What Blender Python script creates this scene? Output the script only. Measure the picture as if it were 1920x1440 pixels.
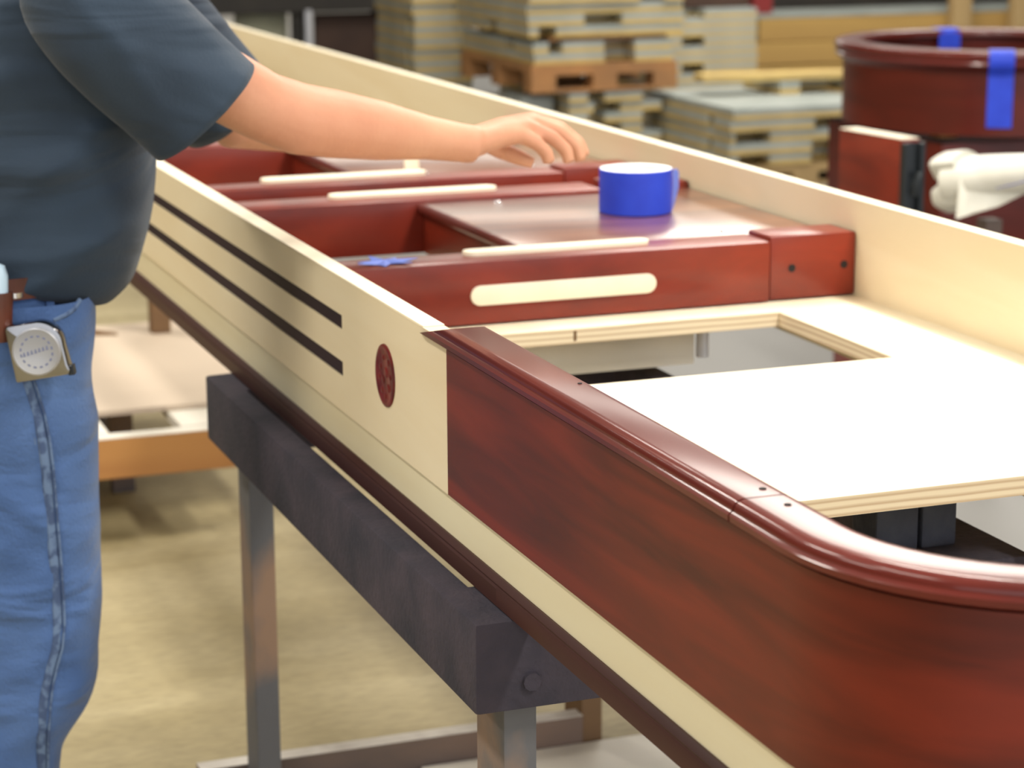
import bpy, bmesh, math, random
from mathutils import Vector, Matrix
random.seed(7)
C = bpy.context.scene
for o in list(bpy.data.objects): bpy.data.objects.remove(o)
COL = C.collection
# all lengths below are written in survey units; S turns them into metres
S = 0.83
ZF = -.135                      # shop floor
KB = 1.0                        # the far part of the shop is set out KB times farther along the same sight lines
# ------------------------------------------------------------------ camera
F = 4200.0
PITCH, YAW, ROLL = .228952, .355455, -.00500840
CAM = Vector((0, 0, 1.66))
_cp, _sp, _cy, _sy = math.cos(PITCH), math.sin(PITCH), math.cos(YAW), math.sin(YAW)
FWD = Vector((_sy*_cp, _cy*_cp, -_sp)); RT0 = Vector((_cy, -_sy, 0)); UP0 = RT0.cross(FWD)
RT = RT0*math.cos(ROLL) + UP0*math.sin(ROLL); UP = UP0*math.cos(ROLL) - RT0*math.sin(ROLL)
cd = bpy.data.cameras.new('camera'); cam = bpy.data.objects.new('camera', cd); COL.objects.link(cam)
cd.sensor_width = 36; cd.lens = F/1920*36; cd.clip_start = .05; cd.clip_end = 200
cam.matrix_world = Matrix.Translation(CAM*S) @ Matrix(((RT.x, UP.x, -FWD.x), (RT.y, UP.y, -FWD.y), (RT.z, UP.z, -FWD.z))).to_4x4()
cd.dof.use_dof = True; cd.dof.focus_distance = 2.75*S; cd.dof.aperture_fstop = 7.0
C.camera = cam
def at(x, y, X=None, Y=None, Z=None, D=None):
    """world point (survey units) seen at photograph pixel x, y on the given plane or at the given depth"""
    d = FWD + RT*((x-960)/F) - UP*((y-720)/F)
    if D is not None: t = D
    elif X is not None: t = (X-CAM.x)/d.x
    elif Y is not None: t = (Y-CAM.y)/d.y
    else: t = (Z-CAM.z)/d.z
    return CAM + d*t
def far(p):
    p = Vector(p); return CAM+(p-CAM)*KB
# ------------------------------------------------------------------ world, lamps and fills, exposure
w = bpy.data.worlds.new('front_fill'); C.world = w; w.use_nodes = True  # world light added as soft fill through the open room front
bg = w.node_tree.nodes['Background']; bg.inputs[0].default_value = (.95, .97, 1, 1); bg.inputs[1].default_value = 1.7
C.view_settings.view_transform = 'Standard'; C.view_settings.look = 'None'
C.view_settings.exposure = -0.04; C.view_settings.gamma = 1.0; C.view_settings.use_curve_mapping = False
LAMPS_AND_FILLS = [(2.5, -.7, 120, .3, 1.4), (-1.3, 2.2, 46, .3, 1.4), (2.9, 2.4, 105, .3, 1.4), (-1.3, 5.2, 80, .3, 1.4), (2.9, 5.2, 88, .3, 1.4), (-3.2, 3.6, 65, .3, 1.4), (5.2, 6.6, 36, .3, 1.4),  # first entry is an unseen front fill, added to brighten the cherry corner
         (3.2, 10.2, 24, .3, 1.4), (6.8, 11.4, 250, 2.2, 3.4), (.2, 8.2, 75, .3, 1.4), (-2., 11., 20, .3, 1.4), (9.5, 15., 20, .3, 1.4), (7.2, 24., 470, 8, 5.5)]  # far-wall fill added; last entry is an unseen rooflight added for broad sheen
for k, (x, y, e, sx, sy) in enumerate(LAMPS_AND_FILLS):
    l = bpy.data.lights.new('lamp_and_fill_light', 'AREA'); l.shape = 'RECTANGLE'; l.size = sx; l.size_y = sy
    l.energy = e; l.color = (1, .95, .86)
    o = bpy.data.objects.new('lamp_and_fill_light', l); COL.objects.link(o); o.location = Vector((x, y, 4.33))*S
# ------------------------------------------------------------------ materials
def nodes(name):
    m = bpy.data.materials.new(name); m.use_nodes = True
    nt = m.node_tree; return m, nt, nt.nodes['Principled BSDF']
def mat(name, c, rough=.5, metal=0, c2=None, scale=8, stretch=(1, 1, 1), coat=0, bump=0, bscale=None, detail=5, lo=.35, hi=.65, spec=.5, coatr=.1, sheen=0, dist=.4, bdist=.004, wr=0, wscale=6, wst=(1, 1, 1)):
    m, nt, b = nodes(name)
    b.inputs['Roughness'].default_value = rough; b.inputs['Metallic'].default_value = metal
    b.inputs['Coat Weight'].default_value = coat; b.inputs['Coat Roughness'].default_value = coatr
    b.inputs['Specular IOR Level'].default_value = spec
    if sheen: b.inputs['Sheen Weight'].default_value = sheen; b.inputs['Sheen Roughness'].default_value = .5
    b.inputs['Base Color'].default_value = (*c, 1)
    if c2 or bump:
        tc = nt.nodes.new('ShaderNodeTexCoord'); mp = nt.nodes.new('ShaderNodeMapping'); mp.inputs['Scale'].default_value = stretch
        nt.links.new(tc.outputs['Object'], mp.inputs[0])
    if c2:
        n = nt.nodes.new('ShaderNodeTexNoise'); n.inputs['Scale'].default_value = scale; n.inputs['Detail'].default_value = detail
        n.inputs['Distortion'].default_value = dist
        nt.links.new(mp.outputs[0], n.inputs['Vector'])
        r = nt.nodes.new('ShaderNodeValToRGB'); r.color_ramp.elements[0].position = lo; r.color_ramp.elements[1].position = hi
        r.color_ramp.elements[0].color = (*c, 1); r.color_ramp.elements[1].color = (*c2, 1)
        nt.links.new(n.outputs['Fac'], r.inputs[0]); nt.links.new(r.outputs[0], b.inputs['Base Color'])
    if wr:
        tw = nt.nodes.new('ShaderNodeTexCoord'); mw = nt.nodes.new('ShaderNodeMapping'); mw.inputs['Scale'].default_value = wst; mw.inputs['Rotation'].default_value = (0, .35, -YAW)
        nt.links.new(tw.outputs['Object'], mw.inputs[0])
        nw = nt.nodes.new('ShaderNodeTexNoise'); nw.inputs['Scale'].default_value = wscale; nw.inputs['Detail'].default_value = 2.5; nw.inputs['Distortion'].default_value = .8
        nt.links.new(mw.outputs[0], nw.inputs['Vector'])
        bw = nt.nodes.new('ShaderNodeBump'); bw.inputs['Strength'].default_value = wr; bw.inputs['Distance'].default_value = .05
        nt.links.new(nw.outputs['Fac'], bw.inputs['Height']); nt.links.new(bw.outputs[0], b.inputs['Normal'])
    if bump:
        n2 = nt.nodes.new('ShaderNodeTexNoise'); n2.inputs['Scale'].default_value = bscale or scale*4; n2.inputs['Detail'].default_value = 4
        nt.links.new(mp.outputs[0], n2.inputs['Vector'])
        bp = nt.nodes.new('ShaderNodeBump'); bp.inputs['Strength'].default_value = bump; bp.inputs['Distance'].default_value = .004
        nt.links.new(n2.outputs['Fac'], bp.inputs['Height']); nt.links.new(bp.outputs[0], b.inputs['Normal'])
        if wr: nt.links.new(bw.outputs[0], bp.inputs['Normal'])
    return m
def layered(name, cols, period, axis=2):
    """plywood edge: thin plies across one axis"""
    m, nt, b = nodes(name); b.inputs['Roughness'].default_value = .6
    tc = nt.nodes.new('ShaderNodeTexCoord'); sp = nt.nodes.new('ShaderNodeSeparateXYZ'); nt.links.new(tc.outputs['Object'], sp.inputs[0])
    n = nt.nodes.new('ShaderNodeTexNoise'); n.inputs['Scale'].default_value = 25
    mp = nt.nodes.new('ShaderNodeMapping'); mp.inputs['Scale'].default_value = (.15, .15, 1.5); nt.links.new(tc.outputs['Object'], mp.inputs[0]); nt.links.new(mp.outputs[0], n.inputs['Vector'])
    mu = nt.nodes.new('ShaderNodeMath'); mu.operation = 'MULTIPLY_ADD'; mu.inputs[1].default_value = 1/period
    nt.links.new(sp.outputs[axis], mu.inputs[0]); nt.links.new(n.outputs['Fac'], mu.inputs[2])
    fr = nt.nodes.new('ShaderNodeMath'); fr.operation = 'FRACT'; nt.links.new(mu.outputs[0], fr.inputs[0])
    r = nt.nodes.new('ShaderNodeValToRGB'); nt.links.new(fr.outputs[0], r.inputs[0])
    e = r.color_ramp.elements; e[0].color = (*cols[0], 1); e[0].position = .3; e[1].color = (*cols[1], 1); e[1].position = .55
    e2 = e.new(.95); e2.color = (*cols[0], 1)
    nt.links.new(r.outputs[0], b.inputs['Base Color'])
    return m
M = {}
M['maple'] = mat('maple_veneer', (.82, .715, .505), .38, c2=(.75, .62, .40), scale=5, stretch=(1, .22, 1.6), lo=.3, hi=.75, dist=1.2)
M['maple_edge'] = mat('maple_edge', (.90, .83, .66), .5, c2=(.85, .76, .57), scale=6, stretch=(1, .2, 1))
M['maple_pale'] = mat('maple_pale', (.76, .70, .50), .45, c2=(.70, .61, .40), scale=5, stretch=(1, .2, 1.5), dist=1)
M['ply_top'] = mat('birch_plywood_face', (.90, .82, .64), .5, c2=(.82, .67, .42), scale=3, stretch=(1, .25, 1), lo=.45, hi=.8, dist=1.5)
M['ply_edge'] = layered('birch_plywood_edge', ((.88, .75, .53), (.60, .44, .27)), .0085)
M['cherry'] = mat('cherry_stain', (.115, .010, .005), .42, c2=(.27, .026, .009), scale=3.2, stretch=(1, .5, 2.4), coat=.4, coatr=.2, lo=.3, hi=.75, dist=.9, spec=.35)
M['cherry_tub'] = mat('cherry_tub_stain', (.058, .007, .004), .38, c2=(.13, .013, .006), scale=3, stretch=(.6, .6, 2.2), coat=.12, coatr=.15, spec=.3, lo=.3, hi=.8, dist=.9)
M['cherry_dark'] = mat('cherry_stain_dark', (.072, .008, .004), .40, c2=(.22, .022, .008), scale=3.2, stretch=(.5, .5, 4.5), coat=.14, coatr=.2, lo=.3, hi=.8, dist=1.6, spec=.3, detail=8)
M['cherry_cap'] = mat('cherry_cap_stain', (.085, .011, .008), .5, c2=(.13, .016, .010), scale=6, stretch=(1, .3, 1), coat=.55, coatr=.13, spec=.15)
M['inlay'] = mat('dark_plum_inlay', (.020, .011, .016), .6, spec=.2, c2=(.035, .017, .025), scale=12, stretch=(1, .2, 1))
M['inlay_end'] = mat('cherry_slot_end', (.16, .02, .02), .3, coat=.5)
M['medal'] = mat('cherry_medallion', (.085, .008, .007), .42, c2=(.19, .022, .018), scale=45, coat=.12, coatr=.1, bump=.35, bscale=70, spec=.25)
M['trim'] = mat('walnut_trim', (.040, .014, .011), .5, c2=(.060, .021, .016), scale=8, stretch=(1, .2, 2), spec=.3)
M['tub_shade'] = mat('painted_shade_dark', (.014, .006, .005), .95, spec=.05)  # near-black for the painted shade under the tub
M['hole'] = mat('bolt_hole_dark', (.01, .006, .006), .8)
M['black'] = mat('black_metal', (.02, .024, .028), .35, metal=.3)
M['steel'] = mat('bright_steel', (.75, .75, .78), .2, metal=1)
M['zinc'] = mat('zinc_bracket', (.62, .63, .68), .4, metal=.3)
M['stand'] = mat('carpet_covered_beam', (.026, .025, .038), .9, c2=(.062, .048, .064), scale=14, bump=.5, bscale=120, lo=.3, hi=.75)
M['stand_leg'] = mat('painted_worn_lumber', (.12, .12, .128), .7, c2=(.30, .19, .125), scale=3.2, stretch=(1, 1, .8), lo=.5, hi=.62, bump=.3, bscale=60)
M['block_grey'] = mat('blue_grey_carpet', (.075, .085, .11), .9, c2=(.05, .055, .08), scale=20, bump=.4, bscale=120)
M['lumber'] = mat('brown_lumber', (.20, .11, .045), .7, c2=(.13, .07, .035), scale=5, stretch=(.3, 1, 1.6), bump=.2, bscale=40)
M['lumber_grey'] = mat('dirty_lumber', (.20, .13, .095), .75, c2=(.10, .08, .075), scale=6, stretch=(.3, 1, 1.5), bump=.2, bscale=40)
M['dust'] = mat('dusty_white_face', (.62, .58, .52), .8, c2=(.45, .41, .36), scale=12)
M['orange_lumber'] = mat('orange_lumber', (.52, .25, .075), .6, c2=(.40, .17, .05), scale=4, stretch=(.2, 1, 2), lo=.4, hi=.7, dist=1)
M['bench_sheet'] = mat('pale_hardboard', (.62, .51, .40), .6, c2=(.56, .46, .36), scale=2)
M['white_board'] = mat('white_melamine', (.78, .74, .66), .5, c2=(.68, .64, .55), scale=4)
M['pencil'] = mat('pencil_mark', (.2, .18, .16), .8)
M['blue_tape'] = mat('blue_masking_tape', (.013, .045, .54), .5, c2=(.018, .06, .62), scale=20)
M['blue_tape_light'] = mat('blue_masking_tape_lit', (.16, .24, .72), .6)  # lit copy of the tape blue, light painted into the colour
M['tape_core'] = mat('white_card_core', (.85, .86, .88), .6)
M['skin'] = mat('skin', (.62, .32, .20), .5, c2=(.52, .23, .14), scale=7, lo=.35, hi=.75, bump=.15, bscale=90, spec=.4)
M['shirt'] = mat('navy_cotton', (.016, .031, .054), .85, c2=(.023, .043, .072), scale=5, bump=.15, bscale=200, sheen=.12, wr=.75, wscale=5, wst=(.32, .32, 1.7))
M['denim'] = mat('blue_denim', (.042, .100, .27), .85, c2=(.105, .195, .42), scale=6, stretch=(1, 1, .7), lo=.3, hi=.8, bump=.4, bscale=260, sheen=.15, wr=.55, wscale=7, wst=(.5, .5, 1.5))
M['seam'] = mat('denim_seam', (.13, .20, .34), .85, c2=(.055, .09, .19), scale=55, lo=.42, hi=.55)
M['leather'] = mat('brown_leather', (.11, .025, .012), .45, c2=(.06, .015, .008), scale=20, coat=.2)
M['hair'] = mat('brown_hair', (.04, .022, .012), .6, bump=.6, bscale=100)
M['eye'] = mat('eye_white', (.75, .72, .68), .25)
M['lip'] = mat('lips', (.42, .16, .13), .5)
M['chrome'] = mat('chrome_case', (.30, .30, .31), .14, metal=1)
M['label_face'] = mat('dial_label', (.36, .38, .44), .35, c2=(.42, .40, .36), scale=10, metal=.3)
M['phone'] = mat('pale_blue_plastic', (.50, .66, .80), .2, coat=.6)
M['grey_sheet'] = mat('grey_laminate', (.36, .39, .37), .5, c2=(.28, .31, .29), scale=4)
M['tan_ply'] = mat('tan_plywood_edge', (.58, .42, .15), .65, c2=(.46, .33, .13), scale=6)
M['pallet'] = mat('pallet_pine', (.42, .20, .07), .7, c2=(.30, .15, .06), scale=5)
M['gold_lumber'] = mat('golden_lumber', (.46, .29, .085), .65, c2=(.34, .20, .06), scale=3, stretch=(.15, 1, 2), lo=.3, hi=.7, dist=1)
M['post_pine'] = mat('pine_post', (.45, .31, .14), .65, c2=(.37, .25, .11), scale=5, stretch=(1, 1, .2))
M['dark'] = mat('dark_painted_steel', (.018, .015, .012), .6, c2=(.03, .024, .018), scale=3)
M['brown_board'] = mat('dark_brown_board', (.045, .020, .012), .6, c2=(.06, .028, .016), scale=4)
M['pale_panel'] = mat('pale_grey_board', (.42, .42, .30), .7, c2=(.30, .30, .22), scale=3)
M['red_box'] = mat('red_card', (.22, .02, .02), .6)
M['foam'] = mat('white_foam_sheet', (.72, .71, .64), .45, c2=(.62, .60, .52), scale=7, bump=.4, bscale=18)
M['blue_ink'] = mat('blue_print', (.17, .19, .30), .5)
M['wall'] = mat('painted_wall', (.50, .46, .38), .8, c2=(.44, .40, .33), scale=1)
M['wall_pale'] = mat('pale_wall', (.45, .42, .36), .8, c2=(.40, .37, .31), scale=1)
M['wall_brown'] = mat('brown_wall', (.24, .17, .11), .8, c2=(.20, .14, .09), scale=1)
M['ceil'] = mat('ceiling_paint', (.35, .34, .32), .9, c2=(.30, .29, .27), scale=1)
def emit(name, c, s):
    m, nt, b = nodes(name); b.inputs['Base Color'].default_value = (*c, 1)
    b.inputs['Emission Color'].default_value = (*c, 1); b.inputs['Emission Strength'].default_value = s; return m
M['tube'] = emit('fluorescent_tube', (1, .95, .86), 4)
M['white_metal'] = mat('white_enamel', (.8, .8, .78), .4)
# concrete floor with a grey strip beyond the cabinet, stains and scuffs
def floor_mat():
    m, nt, b = nodes('concrete_floor'); L = nt.links
    tc = nt.nodes.new('ShaderNodeTexCoord')
    n1 = nt.nodes.new('ShaderNodeTexNoise'); n1.inputs['Scale'].default_value = 1.6; n1.inputs['Detail'].default_value = 8; n1.inputs['Distortion'].default_value = .6
    mp = nt.nodes.new('ShaderNodeMapping'); mp.inputs['Scale'].default_value = (.8, 2.2, 1); L.new(tc.outputs['Object'], mp.inputs[0]); L.new(mp.outputs[0], n1.inputs['Vector'])
    r1 = nt.nodes.new('ShaderNodeValToRGB'); e = r1.color_ramp.elements
    e[0].position = .32; e[0].color = (.31, .25, .125, 1); e[1].position = .68; e[1].color = (.47, .395, .23, 1)
    L.new(n1.outputs['Fac'], r1.inputs[0])
    n2 = nt.nodes.new('ShaderNodeTexNoise'); n2.inputs['Scale'].default_value = 34; n2.inputs['Detail'].default_value = 6; L.new(mp.outputs[0], n2.inputs['Vector'])
    r2 = nt.nodes.new('ShaderNodeValToRGB'); e = r2.color_ramp.elements; e[0].position = .3; e[0].color = (.70, .70, .70, 1); e[1].position = .6; e[1].color = (1, 1, 1, 1)
    L.new(n2.outputs['Fac'], r2.inputs[0])
    mx = nt.nodes.new('ShaderNodeMixRGB'); mx.blend_type = 'MULTIPLY'; mx.inputs[0].default_value = .7; L.new(r1.outputs[0], mx.inputs[1]); L.new(r2.outputs[0], mx.inputs[2])
    sp = nt.nodes.new('ShaderNodeSeparateXYZ'); L.new(tc.outputs['Object'], sp.inputs[0])
    gt = nt.nodes.new('ShaderNodeMath'); gt.operation = 'GREATER_THAN'; gt.inputs[1].default_value = 2.35*S; L.new(sp.outputs[0], gt.inputs[0])
    mg = nt.nodes.new('ShaderNodeMixRGB'); mg.inputs[2].default_value = (.215, .21, .20, 1); L.new(gt.outputs[0], mg.inputs[0]); L.new(mx.outputs[0], mg.inputs[1])
    L.new(mg.outputs[0], b.inputs['Base Color']); b.inputs['Roughness'].default_value = .6
    bp = nt.nodes.new('ShaderNodeBump'); bp.inputs['Strength'].default_value = .15; bp.inputs['Distance'].default_value = .003
    L.new(n2.outputs['Fac'], bp.inputs['Height']); L.new(bp.outputs[0], b.inputs['Normal'])
    return m
M['floor'] = floor_mat()
# ------------------------------------------------------------------ mesh helpers (survey units)
class MB:
    def __init__(s): s.v = []; s.f = []; s.m = []
    def add(s, vs, fs, mi=0):
        b = len(s.v); s.v += [Vector(p) for p in vs]; s.f += [tuple(b+i for i in f) for f in fs]; s.m += [mi]*len(fs); return s
    def box(s, x0, x1, y0, y1, z0, z1, mi=0, top=None):
        vs = [(x, y, z) for z in (z0, z1) for y in (y0, y1) for x in (x0, x1)]
        fs = [(0, 2, 3, 1), (4, 5, 7, 6), (0, 1, 5, 4), (2, 6, 7, 3), (0, 4, 6, 2), (1, 3, 7, 5)]
        s.add(vs, fs, mi)
        if top is not None: s.m[-5] = top
        return s
    def prism(s, poly, ext, mi=0):
        """poly: 3-D points of one cap (counter-clockwise seen from its outside), ext: vector to the other cap"""
        n = len(poly); e = Vector(ext); a = [Vector(p) for p in poly]; b = [p+e for p in a]
        fs = [tuple(range(n)), tuple(range(2*n-1, n-1, -1))] + [(i, i+n, (i+1) % n+n, (i+1) % n) for i in range(n)]
        return s.add(a+b, fs, mi)
    def loft(s, rings, cap=True, mi=0, closed=True):
        n = len(rings[0]); vs = [p for r in rings for p in r]; fs = []
        for k in range(len(rings)-1):
            for i in range(n if closed else n-1):
                j = (i+1) % n; fs.append((k*n+i, k*n+j, (k+1)*n+j, (k+1)*n+i))
        if cap: fs += [tuple(range(n-1, -1, -1)), tuple((len(rings)-1)*n+i for i in range(n))]
        return s.add(vs, fs, mi)
    def tube(s, path, rad, n=12, mi=0, cap=True, flat=None):
        path = [Vector(p) for p in path]; rings = []; prev = None
        for k, p in enumerate(path):
            t = (path[min(k+1, len(path)-1)]-path[max(k-1, 0)]).normalized()
            if prev is None:
                a = Vector((0, 0, 1)) if abs(t.z) < .9 else Vector((0, 1, 0)); u = t.cross(a).normalized()
            else: u = (prev - t*prev.dot(t)).normalized()
            prev = u; v = t.cross(u); r = rad[k] if isinstance(rad, (list, tuple)) else rad
            ru, rv = r if isinstance(r, (list, tuple)) else (r, r)
            rings.append([p+u*(ru*math.cos(2*math.pi*i/n))+v*(rv*math.sin(2*math.pi*i/n)) for i in range(n)])
        return s.loft(rings, cap, mi)
    def lathe(s, c, prof, n=48, mi=0, a0=0, a1=2*math.pi, close=False):
        full = abs(a1-a0-2*math.pi) < 1e-6; k = n if full else n+1; rings = []
        for i in range(k):
            a = a0+(a1-a0)*i/n; rings.append([(c[0]+r*math.cos(a), c[1]+r*math.sin(a), c[2]+z) for r, z in prof])
        if full: rings.append(rings[0])
        m = len(prof); vs = [p for r in rings[:k] for p in r]; fs = []
        for i in range(n):
            j = (i+1) % k
            for q in range(m if close else m-1):
                q2 = (q+1) % m; fs.append((i*m+q, j*m+q, j*m+q2, i*m+q2))
        return s.add(vs, fs, mi)
def link(o): COL.objects.link(o); return o
def build(name, mb, mats, parent=None, smooth=False, bevel=0, seg=2, base=None, ang=40, weld=False):
    """links the collected shapes as ONE mesh object; a top-level one gets its origin at its base"""
    if not isinstance(mats, (list, tuple)): mats = [mats]
    if parent is not None: org = parent['_b'] if '_b' in parent else (0, 0, 0)
    else:
        vs = mb.v; org = base or (sum(p.x for p in vs)/len(vs), sum(p.y for p in vs)/len(vs), min(p.z for p in vs))
    org = Vector(org)
    KK = KB
    me = bpy.data.meshes.new(name); bm = bmesh.new()
    bv = [bm.verts.new((p-org)*S*KB) for p in mb.v]
    for f, mi in zip(mb.f, mb.m):
        try: fc = bm.faces.new([bv[i] for i in f]); fc.material_index = mi
        except ValueError: pass
    if weld: bmesh.ops.remove_doubles(bm, verts=bm.verts, dist=1e-5)
    bmesh.ops.recalc_face_normals(bm, faces=bm.faces)
    if bevel:
        ed = [e for e in bm.edges if len(e.link_faces) == 2 and e.calc_face_angle(0) > .5]
        bmesh.ops.bevel(bm, geom=ed, offset=bevel*S, segments=seg, affect='EDGES', profile=.6, clamp_overlap=True)
    if smooth:
        for f in bm.faces: f.smooth = True
        for e in bm.edges:
            if len(e.link_faces) == 2 and e.calc_face_angle(0) > math.radians(ang): e.smooth = False
    bm.to_mesh(me); bm.free()
    for m in mats: me.materials.append(M[m])
    o = link(bpy.data.objects.new(name, me))
    if parent is not None: o.parent = parent
    else: o.location = far(org)*S
    o['_b'] = tuple(org)
    return o
def tag(o, label, cat, group=None, kind=None):
    o['label'] = label; o['category'] = cat
    if group: o['group'] = group
    if kind: o['kind'] = kind
    return o
def thing(name, label, cat, base, group=None):
    o = link(bpy.data.objects.new(name, None)); o.location = far(base)*S; o['_b'] = tuple(base); o.empty_display_size = .05
    return tag(o, label, cat, group)
def structure(name, mb, mats, **k):
    o = build(name, mb, mats, **k); o['kind'] = 'structure'; return o
def BX(*a, **k): return MB().box(*a, **k)
# ------------------------------------------------------------------ room shell
structure('floor', BX(-7, 16, -3, 28, ZF-.1, ZF), 'floor', base=(0, 0, ZF))
structure('ceiling', BX(-7, 16, -3, 28, 4.6, 4.7), 'ceil')
structure('wall_back', BX(-7, 16, 28, 28.15, ZF, 4.6), 'wall')
structure('wall_left', BX(-7.15, -7, -3, 28, ZF, 4.6), 'wall_brown')
structure('wall_right', BX(16, 16.15, -3, 28, ZF, 4.6), 'wall_pale')
# ------------------------------------------------------------------ the game table cabinet
XO, XI = .939, .971            # near side: outer and inner faces
ZT, ZB = 1.035, .822           # side panels: top and bottom
YJ, YE = 2.782, 10.2           # joint with the cherry end, far end
RX0, RX1 = 2.07, 2.10          # far side
cab = thing('game_table_cabinet', 'long pale maple game table cabinet with cherry rounded end, lying on the dark work stand', 'table', (1.5, 4., .725))
# near side panel with two slots
YS = 3.287
m = MB()
zs = [ZB, .8785, .9025, .9535, .9765, ZT]
for k in range(5):
    if k in (1, 3):
        m.box(XO, XI, YJ, YS, zs[k], zs[k+1]); m.box(XO+.005, XI, YS, YE, zs[k], zs[k+1])
    else: m.box(XO, XI, YJ, YE, zs[k], zs[k+1])
sp_ = build('side_panel', m, ['maple'], cab); sp_['label'] = 'near maple side panel with two dark slots'
for k in (1, 3):
    o = build('slot_inlay', BX(XO+.0015, XO+.0055, YS+.006, YE, zs[k]+.0015, zs[k+1]-.0015), 'inlay', cab); o['label'] = 'dark plum slot inlay'
    o = build('slot_end', MB().tube([(XO+.006, YS+.004, zs[k]+.001), (XO+.006, YS+.004, zs[k+1]-.001)], .004, 10), 'inlay_end', cab, smooth=True); o['label'] = 'reddish slot end'
build('top_edge', BX(XO+.0005, XI-.0005, YJ+.1, YE, ZT, ZT+.002), 'maple_edge', cab)
# round carved badge
m = MB(); cy, cz = 3.06, .929
prof = [(0, .0015), (.036, .0015), (.039, .0028), (.043, .003), (.0455, .002), (.046, 0)]
rings = [[(XO-h, cy+r*math.cos(2*math.pi*i/40), cz+r*1.02*math.sin(2*math.pi*i/40)) for i in range(40)] for r, h in prof[::-1]]
m.loft(rings, cap=False)
bd = build('badge', m, 'medal', cab, smooth=True); bd['label'] = 'round dark red carved badge'
m = MB()
for by, bz, br in ((-.018, .022, .006), (.006, .026, .005), (.020, .010, .006), (-.026, .002, .005), (-.006, .006, .009), (.008, -.008, .008), (-.016, -.016, .007), (.014, -.024, .006), (-.002, -.030, .005), (.027, -.006, .005)):
    c = Vector((XO-.0012, cy+by, cz+bz))
    rg = [[c+Vector((-h, r*math.cos(.785*k+by*200), r*math.sin(.785*k+by*200))) for k in range(8)] for r, h in ((br, 0), (br*.8, .0012), (br*.35, .0018))]
    m.loft(rg)
build('badge_carving', m, 'medal', cab, smooth=True)
# cherry end: straight run, rounded corner, front, rounded corner, far side
CR, CXc, CYc = .26, 1.199, 1.79
def outline(off=0, y0=YJ, ya=None, seg=14):
    """plan of the rounded cherry end, off = inward offset"""
    pts = [(XO+off, y0)]
    for k in range(1, 8): pts.append((XO+off, y0+(CYc-y0)*k/8))
    r = CR-off
    for k in range(seg+1):
        a = math.pi+math.pi/2*k/seg; pts.append((CXc+r*math.cos(a), CYc+r*math.sin(a)))
    cx2 = RX1-CR
    for k in range(seg+1):
        a = 1.5*math.pi+math.pi/2*k/seg; pts.append((cx2+r*math.cos(a), CYc+r*math.sin(a)))
    for k in range(7, -1, -1): pts.append((RX1-off, y0+(CYc-y0)*k/8))
    return pts
def sweep(prof, y0, y1=None, part=None, name='x', mats='cherry', smooth=True, bevel=0, parent=None, endcut=None):
    """sweeps an (inward offset, z) profile along the rounded end"""
    o0 = [outline(o_, y0) for o_, z_ in prof]; n = len(o0[0]); rng = range(n) if part is None else part
    rings = [[(o0[q][i][0], o0[q][i][1], prof[q][1]) for q in range(len(prof))] for i in rng]
    if endcut: rings = endcut(rings)
    return build(name, MB().loft(rings), mats, parent or cab, smooth=smooth, bevel=bevel)
o = sweep([(0, .822), (.032, .822), (.032, 1.024), (0, 1.024)], YJ, name='end_panel', mats='cherry_dark'); o['label'] = 'dark cherry end panel with rounded corners'
# moulded cap in two pieces, mitred and with a slanting tip
cap = [(-.004, 1.0275), (-.008, 1.0300), (-.0085, 1.0365), (-.0055, 1.0395), (-.0035, 1.0405), (-.0035, 1.0430), (-.0015, 1.0470), (.0025, 1.0500), (.0075, 1.0514), (.0110, 1.0516), (.0490, 1.0516), (.0525, 1.0514), (.0560, 1.0505), (.0590, 1.0475), (.0600, 1.0420), (.0600, 1.030), (.035, 1.0245), (.002, 1.0255)]
YC = 1.90
def straight_cap(x_of, yn, tip, nm, lab):
    a = [(x_of(o_), yn, z_) for o_, z_ in cap]; b = [(x_of(o_), tip-(z_-1.027)*4.2, z_) for o_, z_ in cap]
    o = build(nm, MB().loft([a, b]), 'cherry_cap', cab, smooth=True, ang=28); o['label'] = lab; return o
straight_cap(lambda q: XO+q, YC+.0015, 2.885, 'cap_moulding', 'straight cherry cap with slanting tip')
straight_cap(lambda q: RX1-q, YC+.0015, 2.885, 'cap_moulding', 'straight cherry cap on the far side')
def cap_part():
    rings = []
    o0 = [outline(o_, YC-.0015) for o_, z_ in cap]
    n = len(o0[0])
    return [[(o0[q][i][0], o0[q][i][1], cap[q][1]) for q in range(len(cap))] for i in range(n)]
o = build('cap_moulding', MB().loft(cap_part()), 'cherry_cap', cab, smooth=True, ang=30); o['label'] = 'curved cherry cap around the end'
for x, y in ((.968, 1.925), (.965, 1.865)):
    o = build('nail_plug', MB().lathe((x+.012, y, 1.0516), [(0, .0012), (.0035, .001), (.0042, 0)], 12), 'hole', cab, smooth=True)
o = build('nail_plug', MB().lathe((.985, 2.42, 1.0516), [(0, .001), (.0025, .0008), (.003, 0)], 12), 'hole', cab, smooth=True)
# lower strip and base moulding
m = MB(); m.box(XO+.006, XI-.004, YJ-.2, YE, .755, ZB+.002)
build('lower_strip', m, 'maple_pale', cab)
sweep([(.006, .755), (.03, .755), (.03, .823), (.006, .823)], YJ-.2, name='lower_strip', mats='maple_pale')
prof = [(-.004, .727), (-.004, .750), (-.002, .753), (-.003, .756), (.000, .760), (.003, .763), (.03, .763), (.03, .727)]
rings = [[(XO+o_, yy, z_) for o_, z_ in prof] for yy in (YJ-.2, YE)]
o = build('base_moulding', MB().loft(rings), 'trim', cab, smooth=True, ang=25); o['label'] = 'dark ridged base moulding'
sweep(prof, YJ-.2, name='base_moulding', mats='trim')
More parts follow.
